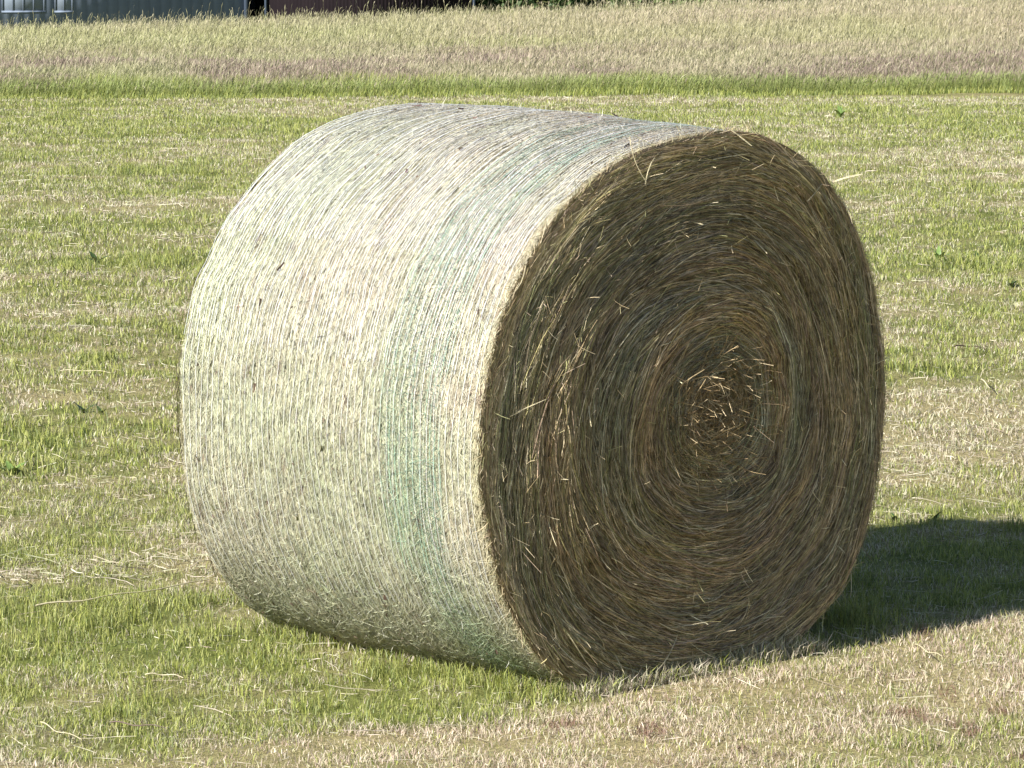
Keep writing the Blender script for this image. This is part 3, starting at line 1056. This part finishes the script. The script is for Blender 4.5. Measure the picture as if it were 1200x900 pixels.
weed(97, 484, 0.060, 4, M_LEAFD, 'dark upright dock leaf standing in straw patch left of the bale')
weed(118, 486, 0.045, 3, M_LEAFD, 'small dark dock plant beside the upright dock leaf')
weed(14, 556, 0.070, 6, M_LEAFL, 'pale green leafy rosette by the left edge of the field')
weed(1146, 304, 0.065, 3, M_LEAFD, 'dark folded leaf standing in green patch right of the bale')
weed(1100, 306, 0.070, 7, M_LEAFL, 'bright green rosette right of the bale near the dark folded leaf', 0.15)
weed(1186, 336, 0.055, 4, M_LEAFD, 'low dark leaves at the right edge of the field')
weed(1093, 612, 0.050, 3, M_LEAFD, 'small dark leaf poking up at the far edge of the bale shadow')
weed(1048, 612, 0.045, 3, M_LEAFD, 'small twisted leaf at the shadow edge close to the bale')
weed(112, 308, 0.07, 4, M_LEAFD, 'low dark weed in the grass far to the left of the bale')
weed(985, 138, 0.10, 6, M_LEAFL, 'green tuft of leaves far behind the bale near the uncut meadow', 0.1)
weed(905, 292 - 90, 0.07, 4, M_LEAFL, 'green leaves just behind the top right of the bale', 0.1) if False else None


def stalk(points_px, w, col, name, label, cat, lift=0.02):
    pts = []
    for (px, py) in points_px:
        x, y = on_ground(px, py)
        pts.append([x, y, float(ground_z(x, y)) + lift])
    pts = np.array(pts)
    # resample
    K = 14
    u = np.linspace(0, len(pts) - 1, K)
    P = np.stack([np.interp(u, np.arange(len(pts)), pts[:, k]) for k in range(3)], -1)
    P[:, 2] += 0.003 * np.sin(u * 5)
    org = P[0].copy(); org[2] -= lift
    P = P - org
    T = unit(np.gradient(P, axis=0))
    A = unit(np.cross(T, np.array([0, 0, 1.0]))); B = np.cross(T, A)
    rings = []
    tp = np.linspace(1, 0.55, K)
    for q in range(5):
        an = 2 * math.pi * q / 5
        rings.append(P + (A * math.cos(an) + B * math.sin(an)) * (w * 0.5 * tp)[:, None])
    V = np.stack(rings, 1).reshape(-1, 3)
    Q = []
    for k in range(K - 1):
        for q in range(5):
            Q.append([k * 5 + q, k * 5 + (q + 1) % 5, (k + 1) * 5 + (q + 1) % 5, (k + 1) * 5 + q])
    o = mesh_object(name, V, np.array(Q), M_LITTER, np.tile(np.array([col]), (len(V), 1)), smooth=True)
    o.location = org
    tag(o, label, cat)
    return o


PALE = (0.62, 0.55, 0.36)
stalk([(42, 722), (100, 715), (160, 706), (245, 692)], 0.006, PALE, 'straw_stalk', 'long pale stalk lying along the raked hay line left of the bale', 'stalk', 0.03)
stalk([(1118, 412), (1135, 411), (1156, 415)], 0.006, (0.10, 0.07, 0.05), 'twig', 'dark bent twig lying on the grass right of the bale', 'twig', 0.02)
stalk([(1150, 454), (1160, 464)], 0.006, PALE, 'straw_stalk', 'short thick pale stalk below the dark twig', 'stalk', 0.03)
stalk([(130, 860), (160, 863), (193, 866)], 0.004, (0.16, 0.11, 0.09), 'twig', 'thin dark twig among pale stalks in the lower left grass', 'twig', 0.03)
stalk([(48, 860), (66, 870), (96, 880)], 0.0035, PALE, 'straw_stalk', 'pale curved stalk crossing the grass in the lower left corner', 'stalk', 0.03)
stalk([(170, 804), (192, 803), (215, 807)], 0.004, PALE, 'straw_stalk', 'short pale stalk lying in green grass below the raked hay line', 'stalk', 0.03)
stalk([(1072, 770), (1088, 779), (1104, 784)], 0.003, PALE, 'straw_stalk', 'bent pale stalk on the stubble in front of the bale shadow', 'stalk', 0.035)
stalk([(70, 441), (100, 440), (130, 443)], 0.0035, PALE, 'straw_stalk', 'thin pale stalk lying above the upright dock leaf', 'stalk', 0.02)
stalk([(400, 757), (430, 752), (470, 756), (486, 764)], 0.005, PALE, 'straw_stalk', 'pale stalk lying against the underside of the bale', 'stalk', 0.05)

# ------------------------------------------------------------------ barn beyond the crest
def box_mesh(x0, x1, y0, y1, z0, z1):
    V = np.array([[x, y, z] for z in (z0, z1) for (x, y) in ((x0, y0), (x1, y0), (x1, y1), (x0, y1))], float)
    Q = np.array([[0, 3, 2, 1], [4, 5, 6, 7], [0, 1, 5, 4], [1, 2, 6, 5], [2, 3, 7, 6], [3, 0, 4, 7]])
    return V, Q


def boxes(name, bl, mat, parent):
    Vs, Qs, o = [], [], 0
    for b in bl:
        V, Q = box_mesh(*b)
        Vs.append(V); Qs.append(Q + o); o += 8
    return mesh_object(name, np.concatenate(Vs), np.concatenate(Qs), mat, parent=parent)


def wall_material(name, ca, cb, stripe, rough=0.7, axis_scale=(1, 1, 1)):
    a = NT(name)
    tc = a.n('ShaderNodeTexCoord')
    mp = a.n('ShaderNodeMapping')
    mp.inputs['Scale'].default_value = axis_scale
    a.l(tc.outputs['Object'], mp.inputs['Vector'])
    n1 = a.noise(mp.outputs[0], 1.4, 6, 0.7)
    col = a.ramp(n1, [(0.3, ca), (0.7, cb)])
    wv = a.n('ShaderNodeTexWave', wave_type='BANDS', bands_direction='X')
    wv.inputs['Scale'].default_value = stripe
    wv.inputs['Distortion'].default_value = 0.3
    a.l(tc.outputs['Object'], wv.inputs['Vector'])
    col = a.mix(0.3, col, a.mix(1.0, col, a.ramp(wv.outputs['Fac'], [(0.0, (0.6, 0.6, 0.6)), (0.3, (1.1, 1.1, 1.1))]), 'MULTIPLY'))
    p = a.n('ShaderNodeBsdfPrincipled')
    a.l(col, p.inputs['Base Color'])
    p.inputs['Roughness'].default_value = rough
    p.inputs['Specular IOR Level'].default_value = 0.25
    b = a.n('ShaderNodeBump'); b.inputs['Strength'].default_value = 0.4; b.inputs['Distance'].default_value = 0.02
    a.l(wv.outputs['Fac'], b.inputs['Height']); a.l(b.outputs[0], p.inputs['Normal'])
    a.l(p.outputs[0], a.out.inputs['Surface'])
    return a.m


BY = 132.0
PXM = F_PX / BY
GZ = float(ground_z(-5, BY, False))
bx = lambda px: (px - 600) / PXM
bz = lambda py: CAM_H - BY * math.tan(PITCH - math.atan((450 - py) / F_PX))
barn = empty('barn', (bx(286), BY, GZ))
tag(barn, 'long barn of blue-grey panels and dark boards behind the meadow crest', 'barn')
X0 = bx(286)
M_STEEL = wall_material('blue_grey_panel', (0.155, 0.190, 0.255), (0.200, 0.240, 0.300), 1.2, 0.6, (0.5, 0.5, 2))
M_BOARD = wall_material('dark_boards', (0.009, 0.005, 0.007), (0.015, 0.009, 0.011), 3.5, 0.9, (3, 1, 0.4))
M_WIN = wall_material('dull_panes', (0.19, 0.23, 0.28), (0.24, 0.28, 0.33), 0.4, 0.5)
M_POST = wall_material('painted_post', (0.055, 0.075, 0.11), (0.07, 0.09, 0.125), 0.5, 0.6)
M_ROOF = wall_material('roof_sheet', (0.16, 0.15, 0.145), (0.24, 0.22, 0.21), 2.5, 0.7)
M_DARK = wall_material('barn_inside_shade', (0.010, 0.010, 0.010), (0.016, 0.015, 0.015), 0.5, 0.9)  # near-black: the shade inside the barn put into the colour
WH = 5.6
lx = lambda px: bx(px) - X0
boxes('panel_wall', [(-19, 0, 0, 0.2, 0, WH)], M_STEEL, barn)
for p in (-150,):
    boxes('panel_seam', [(lx(p) - 0.02, lx(p) + 0.02, -0.012, -0.002, 0, WH - 0.05)], M_STEEL, barn)
boxes('base_strip', [(-19, -0.02, -0.06, -0.003, 0, 1.25)], M_ROOF, barn)
boxes('corner_post', [(0.0, 0.10, -0.05, 0.2, 0, WH)], M_POST, barn)
boxes('doorway_shade_sheet', [(0.16, lx(310), 2.5, 2.6, 0, WH)], M_DARK, barn)  # added dark sheet standing in for the shade in the open doorway
boxes('door_post', [(lx(310), lx(313), -0.05, 0.18, 0, WH)], M_POST, barn)
boxes('board_wall', [(lx(313), lx(554), 0, 0.2, 0, WH)], M_BOARD, barn)
boxes('corner_post', [(lx(554), lx(557), -0.05, 0.2, 0, WH)], M_POST, barn)
boxes('side_wall', [(lx(557) - 0.2, lx(557) - 0.02, 0.2, 12, 0, WH)], M_BOARD, barn)
boxes('side_wall', [(-19, -18.8, 0.2, 12, 0, WH)], M_STEEL, barn)
boxes('back_wall', [(-18.8, lx(557) - 0.2, 11.8, 12, 0, WH)], M_STEEL, barn)
for (p0, p1, npn) in ((4, 51, 4), (66, 84, 2)):
    zb = bz(12.5) - GZ
    zt = zb + 0.95
    w = boxes('window', [(lx(p0) - 0.05, lx(p1) + 0.05, -0.03, -0.002, zb - 0.05, zb), (lx(p0) - 0.05, lx(p1) + 0.05, -0.03, -0.002, zt, zt + 0.05)]
              + [(q - 0.025, q + 0.025, -0.03, -0.002, zb, zt) for q in np.linspace(lx(p0) - 0.02, lx(p1) + 0.02, npn + 1)], M_STEEL, barn)
    boxes('pane', [(lx(p0), lx(p1), -0.012, -0.004, zb + 0.001, zt - 0.001)], M_WIN, w)
xr0, xr1 = -19.6, lx(557) + 0.6
RV = np.array([[xr0, -0.8, WH - 0.15], [xr1, -0.8, WH - 0.15], [xr1, 6, WH + 2.6], [xr0, 6, WH + 2.6], [xr1, 12.8, WH - 0.15], [xr0, 12.8, WH - 0.15]])
RV = np.concatenate([RV, RV + np.array([0, 0, 0.18])])
RQ = np.array([[0, 1, 2, 3], [3, 2, 4, 5], [6, 9, 8, 7], [9, 11, 10, 8], [0, 6, 7, 1], [1, 7, 8, 2], [2, 8, 10, 4], [4, 10, 11, 5], [5, 11, 9, 3], [3, 9, 6, 0]])
mesh_object('roof', RV, RQ, M_ROOF, parent=barn)

# ------------------------------------------------------------------ hedge right of the barn
hedge = empty('hedge', (bx(720), BY + 1.5, float(ground_z(3, BY + 1, False))))
tag(hedge, 'leafy green hedge beyond the tall grass right of the barn', 'hedge')
hz = float(ground_z(3, BY + 1, False))
n = 110000
hx = (rng.random(n) - 0.5) * 19 + 4.2
top = 3.0 + 1.4 * fbm(hx * 0.6 + 3, hx * 0 + 2, 3, 3)
hzv = rng.random(n) ** 0.9 * top
depth = 1.1 * (0.6 + 0.8 * fbm(hx * 0.9, hzv * 0.9, 5, 3))
hy = (rng.random(n) * 2 - 1) * depth
hy = np.where(rng.random(n) < 0.6, -np.abs(hy), hy)
gapn = fbm(hx * 1.6 + 9, hzv * 1.6, 8, 2)
k = (gapn > 0.38) | (hy > -0.3)
hx, hy, hzv = hx[k], hy[k], hzv[k]
n = len(hx)
c0 = np.stack([hx, hy, hzv], -1)
nv = unit(rng.normal(size=(n, 3)) + np.array([-0.3, -0.6, 0.7]))
a1 = unit(np.cross(nv, rng.normal(size=(n, 3)))); a2 = np.cross(nv, a1)
sz = (0.05 + 0.06 * rng.random(n))[:, None]
V = np.stack([c0 - a1 * sz, c0 - a2 * sz * 0.5, c0 + a1 * sz, c0 + a2 * sz * 0.5], 1).reshape(-1, 3)
Q = np.arange(n * 4).reshape(-1, 4)
gp = fbm(hx * 0.9 + 4, hzv * 0.9 + 1, 2, 3)
c = mixc(np.broadcast_to(np.array([0.07, 0.115, 0.035]), (n, 3)), np.array([0.17, 0.24, 0.08]), sstep(0.35, 0.65, gp)) * (0.7 + 0.6 * rng.random(n))[:, None]
mesh_object('foliage', V, Q, M_GRASS, np.repeat(c, 4, axis=0), hedge)
m = 60
hx = (rng.random(m) - 0.5) * 18.5 + 4.2
P0 = np.stack([hx, rng.normal(0, 0.25, m), np.zeros(m)], -1)
D = unit(np.stack([rng.normal(0, 0.2, m), rng.normal(0, 0.2, m), np.ones(m)], -1))
Vv, Qq, Cc = random_strands(P0, D, 2.2 + 1.2 * rng.random(m), 0.05 + 0.05 * rng.random(m), np.tile(np.array([[0.10, 0.075, 0.05]]), (m, 1)), 6, 0.25)
mesh_object('stems', Vv, Qq, M_LITTER, Cc, hedge)['kind'] = 'stuff'
